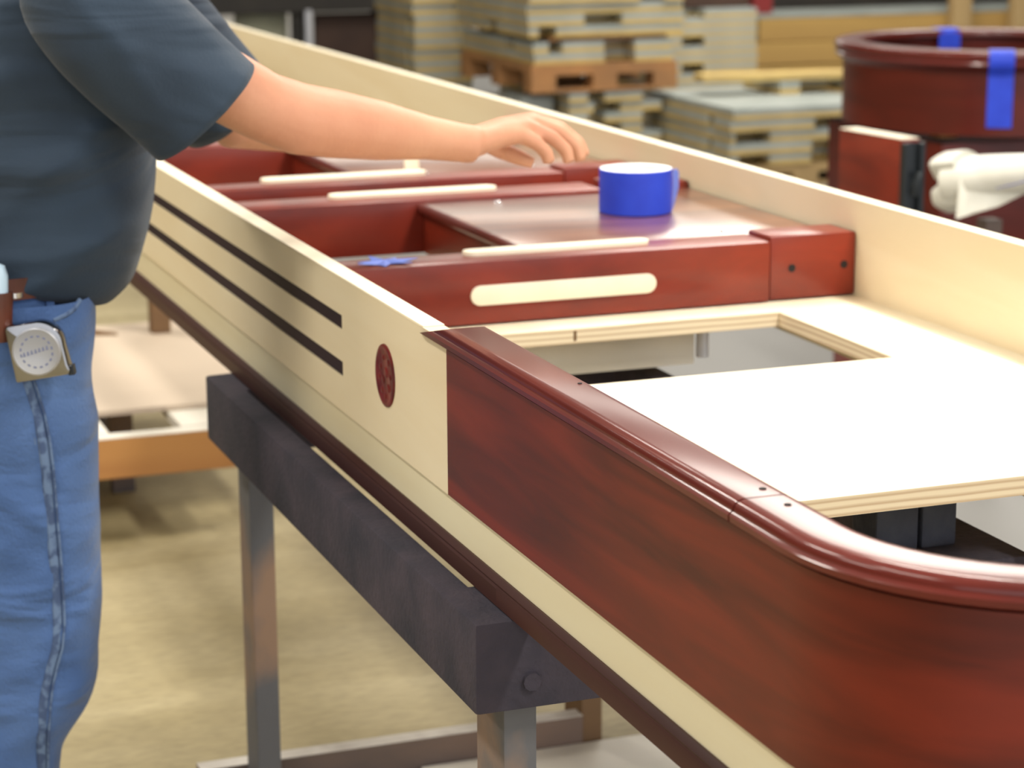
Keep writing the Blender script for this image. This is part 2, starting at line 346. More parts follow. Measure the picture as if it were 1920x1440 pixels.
# far side panel
o = build('side_panel', BX(RX0, RX1, YJ, YE, .80, ZT), 'maple', cab); o['label'] = 'far maple side panel'
build('top_edge', BX(RX0+.0005, RX1-.0005, YJ+.1, YE, ZT, ZT+.002), 'maple_edge', cab)
build('lower_strip', BX(RX0+.003, RX1-.006, YJ-.2, YE, .727, .80), 'maple_pale', cab)
build('end_board', BX(XI, RX0, YE-.03, YE, .8, ZT), 'maple', cab)
# plywood deck with a rectangular opening
HX0, HX1, HY0, HY1 = 1.12, 1.862, 3.192, 3.607
m = MB()
DZ0, DZ1 = .827, .854
for (a, b, c, d) in ((XI, HX0, 2.48, 3.96), (HX1, RX0, 2.48, 3.96), (HX0, HX1, 2.48, HY0), (HX0, HX1, HY1, 3.96)): m.box(a, b, c, d, DZ0, DZ1, 1, top=0)
dk = build('deck_board', m, ['ply_top', 'ply_edge'], cab, weld=False); dk['label'] = 'bright birch plywood deck with rectangular opening'
build('joint_mark', BX(1.456, 1.4615, HY1-.0008, HY1+.001, .832, .850), 'lumber', cab)
# structure under the deck
o = build('cross_brace', BX(XI, 1.735, 3.70, 3.73, .748, .8268), 'white_board', cab); o['label'] = 'whitish brace under the deck'
build('bracket', MB().tube([(1.752, 3.70, .76), (1.752, 3.70, .8268)], .012, 14), 'zinc', cab, smooth=True)['label'] = 'zinc coloured bracket post'
build('cleat', BX(1.76, 1.79, 2.62, 3.18, .772, .8268), 'maple', cab)
build('cleat', BX(1.00, 1.79, 2.585, 2.612, .80, .8268), 'maple', cab)
build('cleat', BX(1.685, 1.73, 2.49, 2.515, .735, .8268), 'maple', cab)
# ------------------------------------------------------------------ work stand
st = thing('work_stand', 'dark carpet-covered wooden work stand with worn legs under the cabinet', 'stand', (1.3, 3.28, ZF))
def part(nm, mb, mt, par, lab=None, **k):
    o = build(nm, mb, mt, par, **k)
    if lab: o['label'] = lab
    return o
co = [(.887, 2.527), (1.705, 2.527), (1.705, 4.16), (.887, 4.045)]; ci = [(.932, 2.68), (1.66, 2.68), (1.66, 3.90), (.932, 3.90)]
rg = [[(a[0], a[1], .602), (a[0], a[1], .724), (b[0], b[1], .724), (b[0], b[1], .602)] for a, b in zip(co, ci)]
part('top_frame', MB().loft(rg+rg[:1], cap=False), 'stand', st, 'carpet-covered top frame of long and cross beams', bevel=.006, smooth=True, weld=True)
part('bolt_head', MB().tube([(.962, 2.521, .640), (.962, 2.528, .640)], .012, 10), 'stand', st, smooth=True)
for x, y, y1, mt in ((.943, 2.577, 2.685, 'stand_leg'), (.943, 3.955, 4.044, 'stand_leg'), (1.655, 4.052, 4.15, 'lumber'), (1.655, 2.577, 2.67, 'stand_leg')):
    part('leg', BX(x, x+.046, y, y1, ZF, .6025), mt, st, 'unpainted brown leg' if mt == 'lumber' else None, bevel=.003)
part('stretcher', BX(.85, 1.655, 4.046, 4.086, ZF, -.066), 'lumber_grey', st)
part('stretcher_dust', BX(.85, 1.655, 4.046, 4.086, -.066, -.0645), 'dust', st, 'dusty white top of the stretcher')
for x0, x1, y0, lab in ((1.50, 1.566, 2.60, 'left-hand dark block on the stand under the deck, beside the other one'), (1.575, 1.630, 2.605, 'right-hand dark block on the stand under the deck, next to the opening')):
    tag(build('support_block', BX(x0, x1, y0, y0+.07, .724, .800), 'block_grey', bevel=.004), lab, 'block', 'dark blocks on the stand')
tag(build('floor_board', BX(1.30, 2.3, 3.25, 4.042, ZF, ZF+.012), 'white_board', bevel=.002), 'white board with pencil squiggles lying on the floor by the stand leg', 'board')
fb = bpy.data.objects['floor_board']
m = MB()
for k in range(5):
    bx, by = 1.60+.055*k, 3.80+.05*math.sin(k*2.1)
    m.tube([(bx+.02*math.sin(q*.9+k), by+.016*q-.03, ZF+.0125) for q in range(5)], .0015, 5)
part('pencil_mark', m, 'pencil', fb)
# ------------------------------------------------------------------ cherry leg frames inside the cabinet
ZR = .970
def leg_frame(y_a, y_b, label, near):
    t = thing('cherry_leg_frame', label, 'frame', (1.5, (y_a+y_b)/2, .856))
    ra = BX(1.0, 1.885, y_a, y_a+.105, .857, ZR); rb = BX(1.0, 1.862, y_b, y_b+.125, .857, ZR)
    part('cross_rail', ra, 'cherry', t, bevel=.004, smooth=True); part('cross_rail', rb, 'cherry', t, bevel=.004, smooth=True)
    for yy, w_ in ((y_a, .105), (y_b, .125)):
        dz = .008
        o = part('end_block', BX(1.888, 2.068, yy+.006, yy+w_, .857, ZR+dz), 'cherry', t, bevel=.006, smooth=True)
        if near or yy == y_a:
            for hx in (1.933, 2.043): part('bolt_hole', MB().tube([(hx, yy+.0045, .916), (hx, yy+.02, .916)], .0075, 12), 'hole', o, smooth=True)
    # top plate and its inner side panel
    part('top_plate', BX(1.450, 2.066, y_a+.106, y_b-.001, .945, .964), 'cherry_plate', t, 'glossy plate between the rails', bevel=.006, smooth=True)
    part('plate_lip', MB().tube([(1.447, y_a+.107, .953), (1.447, y_b-.002, .953)], .011, 12), 'cherry_cap', t, smooth=True)
    part('inner_panel', BX(1.452, 1.475, y_a+.106, y_b-.002, .857, .944), 'cherry_dark', t, bevel=.002)
    for sx, sy in ((1.60, y_a+.14), (1.87, y_a+.17), (1.60, y_b-.05), (1.93, y_b-.08)):
        part('screw_head', MB().lathe((sx, sy, .964), [(0, .0035), (.006, .003), (.0085, 0)], 14), 'steel', t, smooth=True)
    return t
M['cherry_plate'] = mat('cherry_gloss_plate', (.10, .018, .010), .34, c2=(.27, .10, .045), scale=5, stretch=(.25, 2.5, 1), coat=1.0, coatr=.22, lo=.35, hi=.7)  # tan streaks paint reflected light into the cherry colour
def strip(par, x0, x1, yc, z, hw=.013, h=.006, face=None):
    """round-ended maple strip let into a rail"""
    pts = []
    for k in range(9): a = math.pi/2+math.pi*k/8; pts.append((x0+hw+hw*math.cos(a), hw*math.sin(a)))
    for k in range(9): a = -math.pi/2+math.pi*k/8; pts.append((x1-hw+hw*math.cos(a), hw*math.sin(a)))
    m = MB()
    if face: m.prism([(x, face, z+q) for x, q in pts], (0, .012, 0))
    else: m.prism([(x, yc+q, z+h) for x, q in pts], (0, 0, -.012-h))
    return part('maple_strip', m, 'maple_edge', par, 'pale round-ended maple strip', bevel=.0025, smooth=True)
YA = 3.691
fa = leg_frame(YA, 4.442, 'nearer red cherry leg frame with glossy plate carrying the blue tape roll', True)
strip(fa, 1.292, 1.652, 0, .909, hw=.018, face=YA-.005)
strip(fa, 1.305, 1.668, YA+.075, ZR, hw=.020, h=.008)
strip(fa, 1.272, 1.648, 4.535, ZR, hw=.022, h=.008)
fb2 = leg_frame(4.728, 5.50, 'farther red cherry leg frame beneath the reaching hand', False)
strip(fb2, 1.20, 1.585, 4.83, ZR, hw=.022, h=.008)
# scrap of tape stuck on the near rail
m = MB(); c = Vector((1.150, YA+.052, ZR+.0015)); sp8 = []
for k in range(14):
    a = 2*math.pi*k/14; r = (.062, .030, .050, .024)[k % 4]; sp8.append(c+Vector((r*math.cos(a), .85*r*math.sin(a), .004 if k % 4 == 0 else .0005*(k % 3))))
m.add([c+Vector((0, 0, .005))]+sp8, [(0, k+1, (k+1) % 14+1) for k in range(14)])
o = part('tape_scrap', m, 'blue_tape_light', fa, 'crumpled scrap of blue tape'); md = o.modifiers.new('t', 'SOLIDIFY'); md.thickness = .0008
# shim standing behind the far frame rail
a, b = at(672, 328, D=5.55), at(668, 309, D=5.55)
zz = .857
m = MB(); px, py = a.x, 4.862
m.prism([(px-.018, py, zz), (px+.020, py, zz), (px+.012, py, 1.008), (px-.022, py, 1.008)], (0, .006, 0))
tag(build('maple_shim', m, 'maple_edge', bevel=.001), 'small pale wood shim standing behind the farther frame rail, below the forearm', 'shim')
# ------------------------------------------------------------------ roll of blue tape
tc_ = Vector((1.815, 4.16, .965)); tr = .0745; th = .088
t = thing('tape_roll', 'roll of blue masking tape standing on the glossy cherry plate', 'tape', tc_)
part('tape_wrap', MB().lathe(tc_, [(tr, .001), (tr, th-.001), (tr-.001, th), (.052, th), (.052, 0), (tr-.001, 0)], 64, close=True), 'blue_tape', t, smooth=True)
part('tape_core', MB().lathe(tc_, [(.052, .0005), (.052, th+.0008), (.047, th+.0008), (.047, .0005)], 48, close=True), 'tape_core', t, 'white card core', smooth=True)
part('tape_side', MB().lathe(tc_, [(tr-.0015, th+.0004), (.0525, th+.0004)], 64), 'tape_core', t, 'white-looking side of the roll')
m = MB(); pa = []
for k in range(8):
    a = -.55+.10*k
    pa.append(a)
u = Vector((math.cos(-.36), math.sin(-.36), 0)); tn = Vector((math.sin(.36)*1, math.cos(.36), 0))
p0 = tc_+u*(tr+.0008)
rg = [(p0, .004, th-.004), (p0+u*.008+tn*.012, .030, th-.003), (p0+u*.013+tn*.026, .045, th-.012)]
m.loft([[q+Vector((0, 0, z0)), q+Vector((0, 0, z1)), q+u*.0012+Vector((0, 0, z1)), q+u*.0012+Vector((0, 0, z0))] for q, z0, z1 in rg])
part('tape_tail', m, 'blue_tape_light', t, 'loose paler tape end')
# ------------------------------------------------------------------ person
RV = Vector((math.cos(YAW), -math.sin(YAW), 0)); VV = Vector((math.sin(YAW), math.cos(YAW), 0)); ZV = Vector((0, 0, 1))
def rz(x, y, V):
    d = FWD + RT*((x-960)/F) - UP*((y-720)/F); p = CAM+d*(V/d.dot(VV)); return p
def ell(c, a, b, n=28, ax=None, ay=None, pw=1.0, wob=0, ph=0):
    ax = ax or RV; ay = ay or VV; out = []
    for i in range(n):
        t_ = 2*math.pi*i/n; cc, ss = math.cos(t_), math.sin(t_)
        k = 1+wob*math.sin(3*t_+ph)+wob*.7*math.sin(5*t_-ph*1.7)
        out.append(c+ax*(a*k*math.copysign(abs(cc)**pw, cc))+ay*(b*k*math.copysign(abs(ss)**pw, ss)))
    return out
VP = 3.62                                                        # depth of the figure's mid plane
KP = .84
ps = thing('person', 'man in navy short-sleeved shirt and blue jeans leaning over the cabinet with right arm outstretched', 'person', Vector((.45, 3.75, ZF)))
# skin: torso core, head, arms and hands, legs merged into one surface
body = MB()
SH = rz(160, 2, 3.46)                                            # right shoulder
EL = at(512, 216, D=3.62); WR = at(866, 268, D=3.86)
body.tube([SH, SH.lerp(EL, .35), SH.lerp(EL, .7), EL.lerp(SH, .06)+ZV*.004, EL.lerp(WR, .12), EL.lerp(WR, .3), EL.lerp(WR, .55), EL.lerp(WR, .8), WR, WR+(WR-EL)*.06],
          [.070, .066, .060, .057, .059, .057, .050, .038, .0335, .034], 20)
def hand(wr, knuck, fingers, thumb):
    k0 = [Vector(k) for k in knuck]
    for k in k0: body.tube([wr, wr.lerp(k, .5)+ZV*.004, k], [.028, .0235, .017], 12)
    for k, f in zip(k0, fingers):
        body.tube([wr.lerp(k, .7), k]+[Vector(q) for q in f], [.016, .0155]+[.0138, .0128, .0118, .009][:len(f)], 10)
    body.tube([wr.lerp(k0[0], .2)]+[Vector(q) for q in thumb], [.019, .017, .015, .011], 10)
# knuckles from index (far side) to little finger (near side)
DK = 3.99
kn = [at(1000, 226, D=DK+.045), at(1000, 231, D=DK+.012), at(990, 240, D=DK-.021), at(972, 252, D=DK-.052)]
fing = [[at(1050, 240, D=DK+.070), at(1085, 268, D=DK+.083), at(1098, 294, D=DK+.087)],
        [at(1050, 247, D=DK+.042), at(1082, 275, D=DK+.054), at(1090, 302, D=DK+.058)],
        [at(1036, 258, D=DK+.0), at(1062, 282, D=DK+.012), at(1068, 306, D=DK+.016)],
        [at(1006, 268, D=DK-.038), at(1026, 288, D=DK-.030), at(1030, 307, D=DK-.026)]]
thumb = [at(935, 280, D=DK+.025), at(975, 296, D=DK+.05), at(1000, 306, D=DK+.058)]
hand(WR+(WR-EL)*.04, kn, fing, thumb)
# far (left) arm stretched alongside
SH2 = SH+VV*.44-RV*.02; EL2 = at(445, 226, D=4.04); WR2 = at(740, 248, D=4.36)
body.tube([SH2, SH2.lerp(EL2, .5), EL2, EL2.lerp(WR2, .3), WR2], [.07, .063, .055, .052, .035], 18)
d2 = (WR2-EL2).normalized(); s2 = VV
kn2 = [WR2+d2*.085+s2*q for q in (.035, .012, -.012, -.034)]
hand(WR2, kn2, [[k+d2*.035-ZV*.006, k+d2*.060-ZV*.020, k+d2*.066-ZV*.042] for k in kn2], [WR2+s2*.04+d2*.03-ZV*.01, WR2+s2*.055+d2*.06-ZV*.02, WR2+s2*.055+d2*.085-ZV*.03])
# torso core, neck, head
MID = (SH+SH2)*.5
seat = rz(178, 545, VP+.14)
pel = seat-RV*.150-VV*.06
body.loft([ell(pel-ZV*.15, .11, .16), ell(pel, .12, .17), ell(pel.lerp(MID, .35), .11, .16), ell(pel.lerp(MID, .75)+RV*.02, .12, .185), ell(MID+ZV*.02, .09, .17), ell(MID+ZV*.09+RV*.03, .065, .075)])
NK = MID+ZV*.08+RV*.04; HD = NK+ZV*.20+RV*.10
body.tube([MID, NK, NK+ZV*.07+RV*.03, HD-ZV*.02], [.075, .066, .064, .06], 18)
body.loft([ell(HD+ZV*(z*KP)+RV*x*KP, a*KP, b*KP, 24) for z, x, a, b in ((-.145, .055, .030, .04), (-.13, .04, .060, .062), (-.09, .02, .090, .078), (-.03, .005, .108, .090), (.04, 0, .118, .098), (.10, -.012, .108, .090), (.145, -.02, .07, .062), (.16, -.02, .03, .03))])
fc = HD+RV*.108*KP
body.tube([fc+ZV*.030, fc+RV*.019, fc-ZV*.018+RV*.025, fc-ZV*.028], [.010, .013, .016, .007], 10)   # nose
for sd in (-1, 1):
    body.tube([HD+VV*(sd*.076)-RV*.010+ZV*.025, HD+VV*(sd*.089)-RV*.013, HD+VV*(sd*.077)-RV*.007-ZV*.03], [.014, .020, .010], 8)   # ears
VN, VF_, W0 = -.02, .18, .120
# legs core
for sd, dr in ((-1, 0), (1, .02)):
    hip = pel+VV*(sd*.095)-ZV*.10; kne = hip+RV*(.02+dr)-ZV*.40; ank = rz(114, 1440, VP)-RV*.10+VV*(VN if sd < 0 else VF_); ank = Vector((ank.x, ank.y, ZF+.10)); kne = hip.lerp(ank, .5)+RV*.04
    body.tube([hip, hip.lerp(kne, .5), kne, kne.lerp(ank, .35), ank, ank-ZV*.05], [.085, .075, .058, .056, .040, .042], 16)
raw = build('body_raw', body, 'skin', ps)
rm = raw.modifiers.new('r', 'REMESH'); rm.mode = 'VOXEL'; rm.voxel_size = .0042
sm = raw.modifiers.new('s', 'SMOOTH'); sm.iterations = 6; sm.factor = .5
bpy.context.view_layer.update()
dg = bpy.context.evaluated_depsgraph_get()
me = bpy.data.meshes.new_from_object(raw.evaluated_get(dg)); me.name = 'body'
for p in me.polygons: p.use_smooth = True
bo = link(bpy.data.objects.new('body', me)); bo.parent = ps; bo['_b'] = ps['_b']
if not me.materials: me.materials.append(M['skin'])
bpy.data.objects.remove(raw)
for sd in (-1, 1):
    e = part('eye', MB().lathe(HD+RV*.084+VV*(sd*.030)+ZV*.024, [(0, -.011), (.0075, -.0085), (.0115, 0), (.0075, .0085), (0, .011)], 14), 'eye', ps, smooth=True)
    part('pupil', MB().lathe(HD+RV*.0925+VV*(sd*.030)+ZV*.024, [(0, -.004), (.0035, -.0025), (.0042, 0), (.0035, .0025), (0, .004)], 10), 'hole', e, smooth=True)
part('mouth', MB().tube([HD+RV*.079-VV*.024-ZV*.055, HD+RV*.089-ZV*.054, HD+RV*.079+VV*.024-ZV*.055], [.0035, .007, .0035], 8), 'lip', ps, smooth=True)
part('hair', MB().loft([ell(HD+(-RV*.03+ZV*z+RV*x)*KP, a*KP, b*KP, 24) for z, x, a, b in ((-.06, -.03, .085, .096), (.03, -.01, .112, .106), (.085, 0, .125, .104), (.13, .005, .108, .086), (.165, 0, .06, .05), (.175, 0, .02, .02))]), 'hair', ps, smooth=True)
# shirt
front = [(216, 553), (236, 533), (249, 505), (260, 468), (270, 430), (277, 390), (282, 345), (284, 300), (288, 255), (294, 205), (300, 150), (296, 90), (280, 30), (250, -25), (205, -62)]
NS = 64; rings = []
deps = [.350, .360, .358, .352, .345, .34, .335, .335, .335, .34, .35, .34, .31, .25, .16]
wids = [.180, .190, .192, .192, .192, .194, .196, .20, .205, .21, .218, .22, .23, .215, .13]
def ridge(x): return (1-abs(math.sin(x)))**2
def cr(v, t):
    k = min(int(t), len(v)-2); f = t-k; a, b, c_, d = v[max(k-1, 0)], v[k], v[k+1], v[min(k+2, len(v)-1)]
    return .5*((2*b)+(c_-a)*f+(2*a-5*b+4*c_-d)*f*f+(3*b-a-3*c_+d)*f**3)
for kk in range((len(front)-1)*4+1):
    t_ = kk/4; fx, fy = cr([q[0] for q in front], t_), cr([q[1] for q in front], t_)
    p = rz(fx, fy, VP+.09); dep = cr(deps, t_)/2; wid = cr(wids, t_)
    c = p-RV*dep; ring = []
    for i in range(NS):
        th_ = 2*math.pi*i/NS; cc, ss = math.cos(th_), math.sin(th_)
        pw = .82
        q = c+RV*(dep*math.copysign(abs(cc)**pw, cc))+VV*(wid*math.copysign(abs(ss)**pw, ss))
        r_ = (q-c).dot(RV); z_ = q.z
        u1 = (z_-.33*r_+.02*math.sin(r_*16))*21; u2 = (z_-.62*r_+.03*math.sin(r_*11+2))*15+1.1
        fold = (.022*ridge(u1)*(.4+.6*math.sin(r_*7+z_*9)**2)+.019*ridge(u2)*(.3+.7*math.cos(r_*9-z_*6)**2))*min(1, (t_+.15)/1.2)*abs(ss)
        fold += .006*math.sin(r_*33+z_*6)*max(0, 1-t_/3)*abs(ss)      # the hanging hem flutes a little
        q += VV*(fold*math.copysign(1, ss))
        if t_ < 3: q += ZV*(cr([.050, .028, .012, 0], t_)*max(0, .95-cc))
        ring.append(q)
    rings.append(ring)
m = MB(); m.loft(rings, cap=False)
def sleeve(sh, hem, d, up, a, b, drop, start, n=60):
    d = d.normalized(); sd_ = d.cross(up).normalized(); up2 = sd_.cross(d)
    rg = []
    for t_, ra, rb in ((-.43, .01, .01), (-.42, .25, .3), (-.34, .62, .7), (-.18, .86, .95), (0, .93, 1.05), (.1, .97, 1.07), (.2, 1.0, 1.08), (.3, 1.01, 1.07), (.4, 1.02, 1.05), (.5, 1.02, 1.04), (.6, 1.01, 1.02), (.7, 1.0, 1.01), (.8, 1.0, 1.0), (.9, 1.0, .99), (1.0, 1.0, .98)):
        c = sh.lerp(hem, t_)+start*max(0, -t_); ring = []
        for i in range(n):
            an = 2*math.pi*i/n
            q = c+up2*(a*ra*math.sin(an))+sd_*(b*rb*math.cos(an))
            w_ = (q-sh).dot(up2)
            f = (.015*ridge(w_*24+t_*1.1+.5)*(.4+.6*math.sin(t_*4+w_*8)**2)+.010*ridge(w_*41-t_*1.8+1.2)*math.cos(t_*3)**2)*min(1, max(0, t_+.25)*2)*max(0, 1.05-t_*.75)*abs(math.cos(an))
            q += sd_*f*math.copysign(1, math.cos(an))
            if t_ > .55: q += d*(-drop*math.sin(an))*(t_-.55)/.45
            ring.append(q)
        rg.append(ring)
    return rg
hem = at(384, 209, D=3.53)
axis = (hem-SH).normalized()
m.loft(sleeve(SH, hem, axis, ZV, .104, .082, -.006, VV*.10), cap=False)
hem2 = SH2.lerp(EL2, .90); m.loft(sleeve(SH2, hem2, (hem2-SH2), ZV, .095, .085, .0, -VV*.1), cap=False)
sh_o = part('shirt', m, 'shirt', ps, smooth=True, ang=80)
sd1 = sh_o.modifiers.new('sub', 'SUBSURF'); sd1.levels = 1; sd1.render_levels = 1
so = sh_o.modifiers.new('sol', 'SOLIDIFY'); so.thickness = .003; so.offset = 1
# jeans
jf = [(181, 545), (184, 590), (181, 640), (174, 690), (177, 735), (189, 775), (188, 850), (190, 950), (193, 1060), (194, 1140), (187, 1205), (188, 1250), (180, 1290), (165, 1320), (141, 1352), (120, 1388), (114, 1440)]
def jean_rings(fr, vo, dx, w0):
    rg = []; n = 40
    lst = [rz(x+dx, y, VP+vo+.03) for x, y in fr]
    last = lst[-1]; zb = ZF+.035
    lst += [Vector((last.x, last.y, last.z+(zb-last.z)*q))+RV*(.03*q) for q in (.25, .5, .8, 1.0)]
    fine = []
    for a_, b_ in zip(lst, lst[1:]):
        nn = max(1, int((a_-b_).length/.022)); fine += [a_.lerp(b_, f_/nn) for f_ in range(nn)]
    lst = fine+[lst[-1]]; z0 = lst[0].z
    for k, p in enumerate(lst):
        t_ = min(1, (z0-p.z)/(z0-zb)); dep = (.30*(1-t_)+.20*t_)*.5; wid = w0*(1-t_)+.085*t_
        c = p-RV*dep-VV*.03; ring = []
        for i in range(n):
            th_ = 2*math.pi*i/n; cc, ss = math.cos(th_), math.sin(th_)
            q = c+RV*(dep*math.copysign(abs(cc)**.85, cc))+VV*(wid*math.copysign(abs(ss)**.85, ss))
            zz = q.z-q.dot(RV)*.4
            amp = .25+1.1*math.exp(-((t_-.55)/.2)**2)
            wr_ = (.010*(1-abs(math.sin(zz*27+1.2*math.sin(q.dot(RV)*12))))**2+.007*(1-abs(math.sin((q.z+q.dot(RV)*.6)*33+.7)))**2)*amp
            q += (q-c).normalized()*wr_*abs(ss)
            ring.append(q)
        rg.append(ring)
    return rg
VN, VF_, W0 = -.02, .18, .120
m = MB(); m.loft(jean_rings(jf, VN, 0, W0), cap=False); m.loft(jean_rings(jf, VF_, -40, W0), cap=False)
m.loft([ell(pel+ZV*z, a, b, 32, pw=.85) for z, a, b in ((-.18, .135, .215), (-.10, .144, .222), (0, .146, .216), (.045, .144, .208))], cap=False)
je = part('jeans', m, 'denim', ps, smooth=True, ang=80)
je.modifiers.new('sub', 'SUBSURF').levels = 1
je.modifiers['sub'].render_levels = 1
# outer seam and pocket on the near leg: laid on the near surface of the leg
jr = jean_rings(jf, VN, 0, W0)
def px_ray_leg(x, y, lift=.004):
    """point on the near leg surface along the view line"""
    d = (FWD + RT*((x-960)/F) - UP*((y-720)/F)); best = None
    for V in [VP+VN-W0-.02+.004*k for k in range(45)]:
        p = CAM+d*(V/d.dot(VV))
        for kk in range(len(jr)-1):
            za, zb = jr[kk][0].z, jr[kk+1][0].z
            if zb <= p.z <= za:
                f = (za-p.z)/(za-zb); ring = [jr[kk][i].lerp(jr[kk+1][i], f) for i in range(len(jr[kk]))]
                rs = [(q.dot(RV), q.dot(VV)) for q in ring]; vmin = None
                for i in range(len(rs)):
                    (a0, b0), (a1, b1) = rs[i], rs[(i+1) % len(rs)]
                    if (a0-p.dot(RV))*(a1-p.dot(RV)) <= 0 and a0 != a1:
                        vv = b0+(b1-b0)*(p.dot(RV)-a0)/(a1-a0); vmin = vv if vmin is None else min(vmin, vv)
                if vmin is not None and p.dot(VV) >= vmin: return p-VV*lift
    return p-VV*lift
seam = [(28, 620), (40, 680), (56, 730), (70, 775), (80, 825), (87, 880), (92, 940), (97, 1000), (102, 1060), (106, 1120), (108, 1170), (104, 1215), (94, 1250), (86, 1285), (81, 1330), (78, 1380), (77, 1440)]
sp1 = [px_ray_leg(x, y, .001) for x, y in seam]
m = MB(); m.tube(sp1, [(.0085, .006)]*len(sp1), 8); part('side_seam', m, 'seam', ps, 'raised outer seam', smooth=True)
m = MB(); m.tube([p-RV*.012-VV*.001 for p in sp1], .0022, 6); m.tube([p+RV*.012-VV*.001 for p in sp1], .0022, 6); part('stitching', m, 'seam', ps, smooth=True)
pk = [px_ray_leg(x, y, .002) for x, y in ((150, 562), (140, 578), (124, 590), (100, 600))]
part('pocket_edge', MB().tube(pk, .004, 8), 'seam', ps, smooth=True)
# belt
bc = rz(70, 543, VP-.12)
part('belt', MB().loft([ell(Vector((pel.x, pel.y, bc.z+dz)), .150-a, .222-a, 40, pw=.85) for dz, a in ((-.017, 0), (.017, 0), (.017, .005), (-.017, .005), (-.017, 0))], cap=False), 'leather', ps, smooth=True)
for x in (95, 12):
    c = px_ray_leg(x, 560, .012); part('belt_loop', BX(c.x-.007, c.x+.007, c.y-.010, c.y+.004, c.z-.03, c.z+.03), 'denim', ps, bevel=.003)
# shoes
for vo in (VN, VF_):
    a = rz(114, 1440, VP); a = Vector((a.x, a.y, ZF))-RV*.06+VV*vo
    part('shoe', MB().loft([ell(a+RV*x+ZV*z, ra, rb, 20) for z, x, ra, rb in ((0.001, .06, .150, .052), (.03, .06, .152, .054), (.05, .05, .140, .050), (.075, .02, .10, .046), (.11, -.02, .06, .042))]), 'leather', ps, smooth=True)
# tape measure clipped to the pocket
t0 = px_ray_leg(84, 640, .036)
mt_ = thing('tape_measure', 'chrome tape measure clipped to the pocket of the blue jeans', 'tape measure', t0-ZV*.04)
ca, sa = math.cos(math.radians(9)), math.sin(math.radians(9)); AX = RV*ca+ZV*sa; AZ = ZV*ca-RV*sa
def tm(a, b, c): return t0+AX*a+AZ*b-VV*c
out = [(-.042, -.047), (.043, -.047), (.046, -.040), (.044, -.030), (.043, 0)]
for k in range(9): an = math.pi/2*k/8*.9; out.append((.004+.039*math.cos(an), .008+.036*math.sin(an)))
out += [(-.040, .044), (-.042, .040)]
m = MB(); m.prism([tm(a, b, .032) for a, b in out], VV*.034)
part('case', m, 'chrome', mt_, bevel=.004, smooth=True)
rg = [[tm(.001+r*math.cos(2*math.pi*i/36), -.002+r*math.sin(2*math.pi*i/36), h) for i in range(36)] for r, h in ((.0385, .031), (.0385, .035), (.036, .0365), (.034, .0355), (.001, .0355))]
part('dial', MB().loft(rg, cap=False), 'label_face', mt_, 'round grey label on the side', smooth=True)
part('tape_hook', MB().prism([tm(a, b, .024) for a, b in ((.040, -.050), (.050, -.050), (.050, -.034), (.040, -.036))], VV*.018), 'black', mt_, bevel=.001)
m = MB()
for q in range(7):
    x0 = -.021+.0062*q; y0 = -.0035+.0009*q
    m.prism([tm(a, b, .0358) for a, b in ((x0, y0-.0035), (x0+.0042, y0-.003), (x0+.0034, y0+.0035), (x0+.001, y0+.003))], VV*.0006)
for k in range(16):
    a0, a1 = 2*math.pi*k/16, 2*math.pi*(k+.5)/16
    m.prism([tm(.001+r*math.cos(a), -.002+r*math.sin(a), .0358) for r, a in ((.0235, a0), (.0265, a0), (.0265, a1), (.0235, a1))], VV*.0006)
part('worn_print', m, 'blue_ink', mt_, 'worn bluish print')
part('belt_clip', MB().prism([tm(a, b, -.004) for a, b in ((-.02, -.02), (.02, -.02), (.02, .04), (-.02, .04))], -VV*.002), 'steel', mt_)
# phone in a brown holster on the belt, cut by the frame edge
h0 = px_ray_leg(42, 556, .13)+ZV*.028
ho = thing('phone_holster', 'pale blue phone in a brown leather holster hanging on the belt', 'holster', h0-ZV*.12)
part('pouch', MB().loft([ell(h0+ZV*z-RV*.016, a, b, 20) for z, a, b in ((-.075, .022, .014), (-.06, .026, .018), (-.01, .030, .020), (.004, .030, .020))]), 'leather', ho, smooth=True)
part('phone', MB().loft([ell(h0+ZV*z-RV*.018, a, b, 20, pw=.7) for z, a, b in ((-.02, .024, .014), (.030, .026, .015), (.045, .022, .013), (.050, .012, .008))]), 'phone', ho, 'pale blue phone top', smooth=True)
k0 = px_ray_leg(46, 556, .075)+ZV*.018
part('snap_ring', MB().lathe(k0, [(.010, -.004), (.016, -.004), (.016, .004), (.010, .004)], 20, close=True), 'steel', ho, smooth=True)
KB = (CAM.z-ZF)/CAM.z
# ------------------------------------------------------------------ low bench behind the man
YB = 5.40
lb = thing('low_bench', 'low slatted bench of orange lumber on the floor behind the man', 'bench', (1.0, 6., 0))
zt = .268; zb_ = .165
part('front_rail', BX(.2, 1.262, YB, YB+.05, zb_, zt), 'orange_lumber', lb, bevel=.004)
part('rail_edge', BX(.2, 1.262, YB, YB+.05, zt, zt+.002), 'white_board', lb, 'pale top edge of the front rail')
part('back_rail', BX(.2, 1.262, 6.40, 6.45, zb_, zt), 'orange_lumber', lb, bevel=.004)
for x in (.25, 1.02):
    for y in (YB+.45, 6.25): part('leg', BX(x, x+.06, y, y+.05, 0, zt-.022), 'lumber_grey', lb)
part('cross_slat', BX(.60, .945, YB+.052, 6.398, zt-.02, zt+.004), 'white_board', lb, 'pale slat')
part('cross_slat', BX(1.13, 1.262, YB+.052, 6.398, zt-.02, zt+.004), 'white_board', lb, 'pale slat')
part('brace', BX(.25, 1.08, YB+.50, YB+.54, .05, .11), 'lumber_grey', lb)
tag(build('hardboard_sheet', BX(.35, 1.42, 5.62, 6.72, .273, .288), 'bench_sheet', bevel=.001), 'smooth pale hardboard sheet lying on the low bench', 'board')
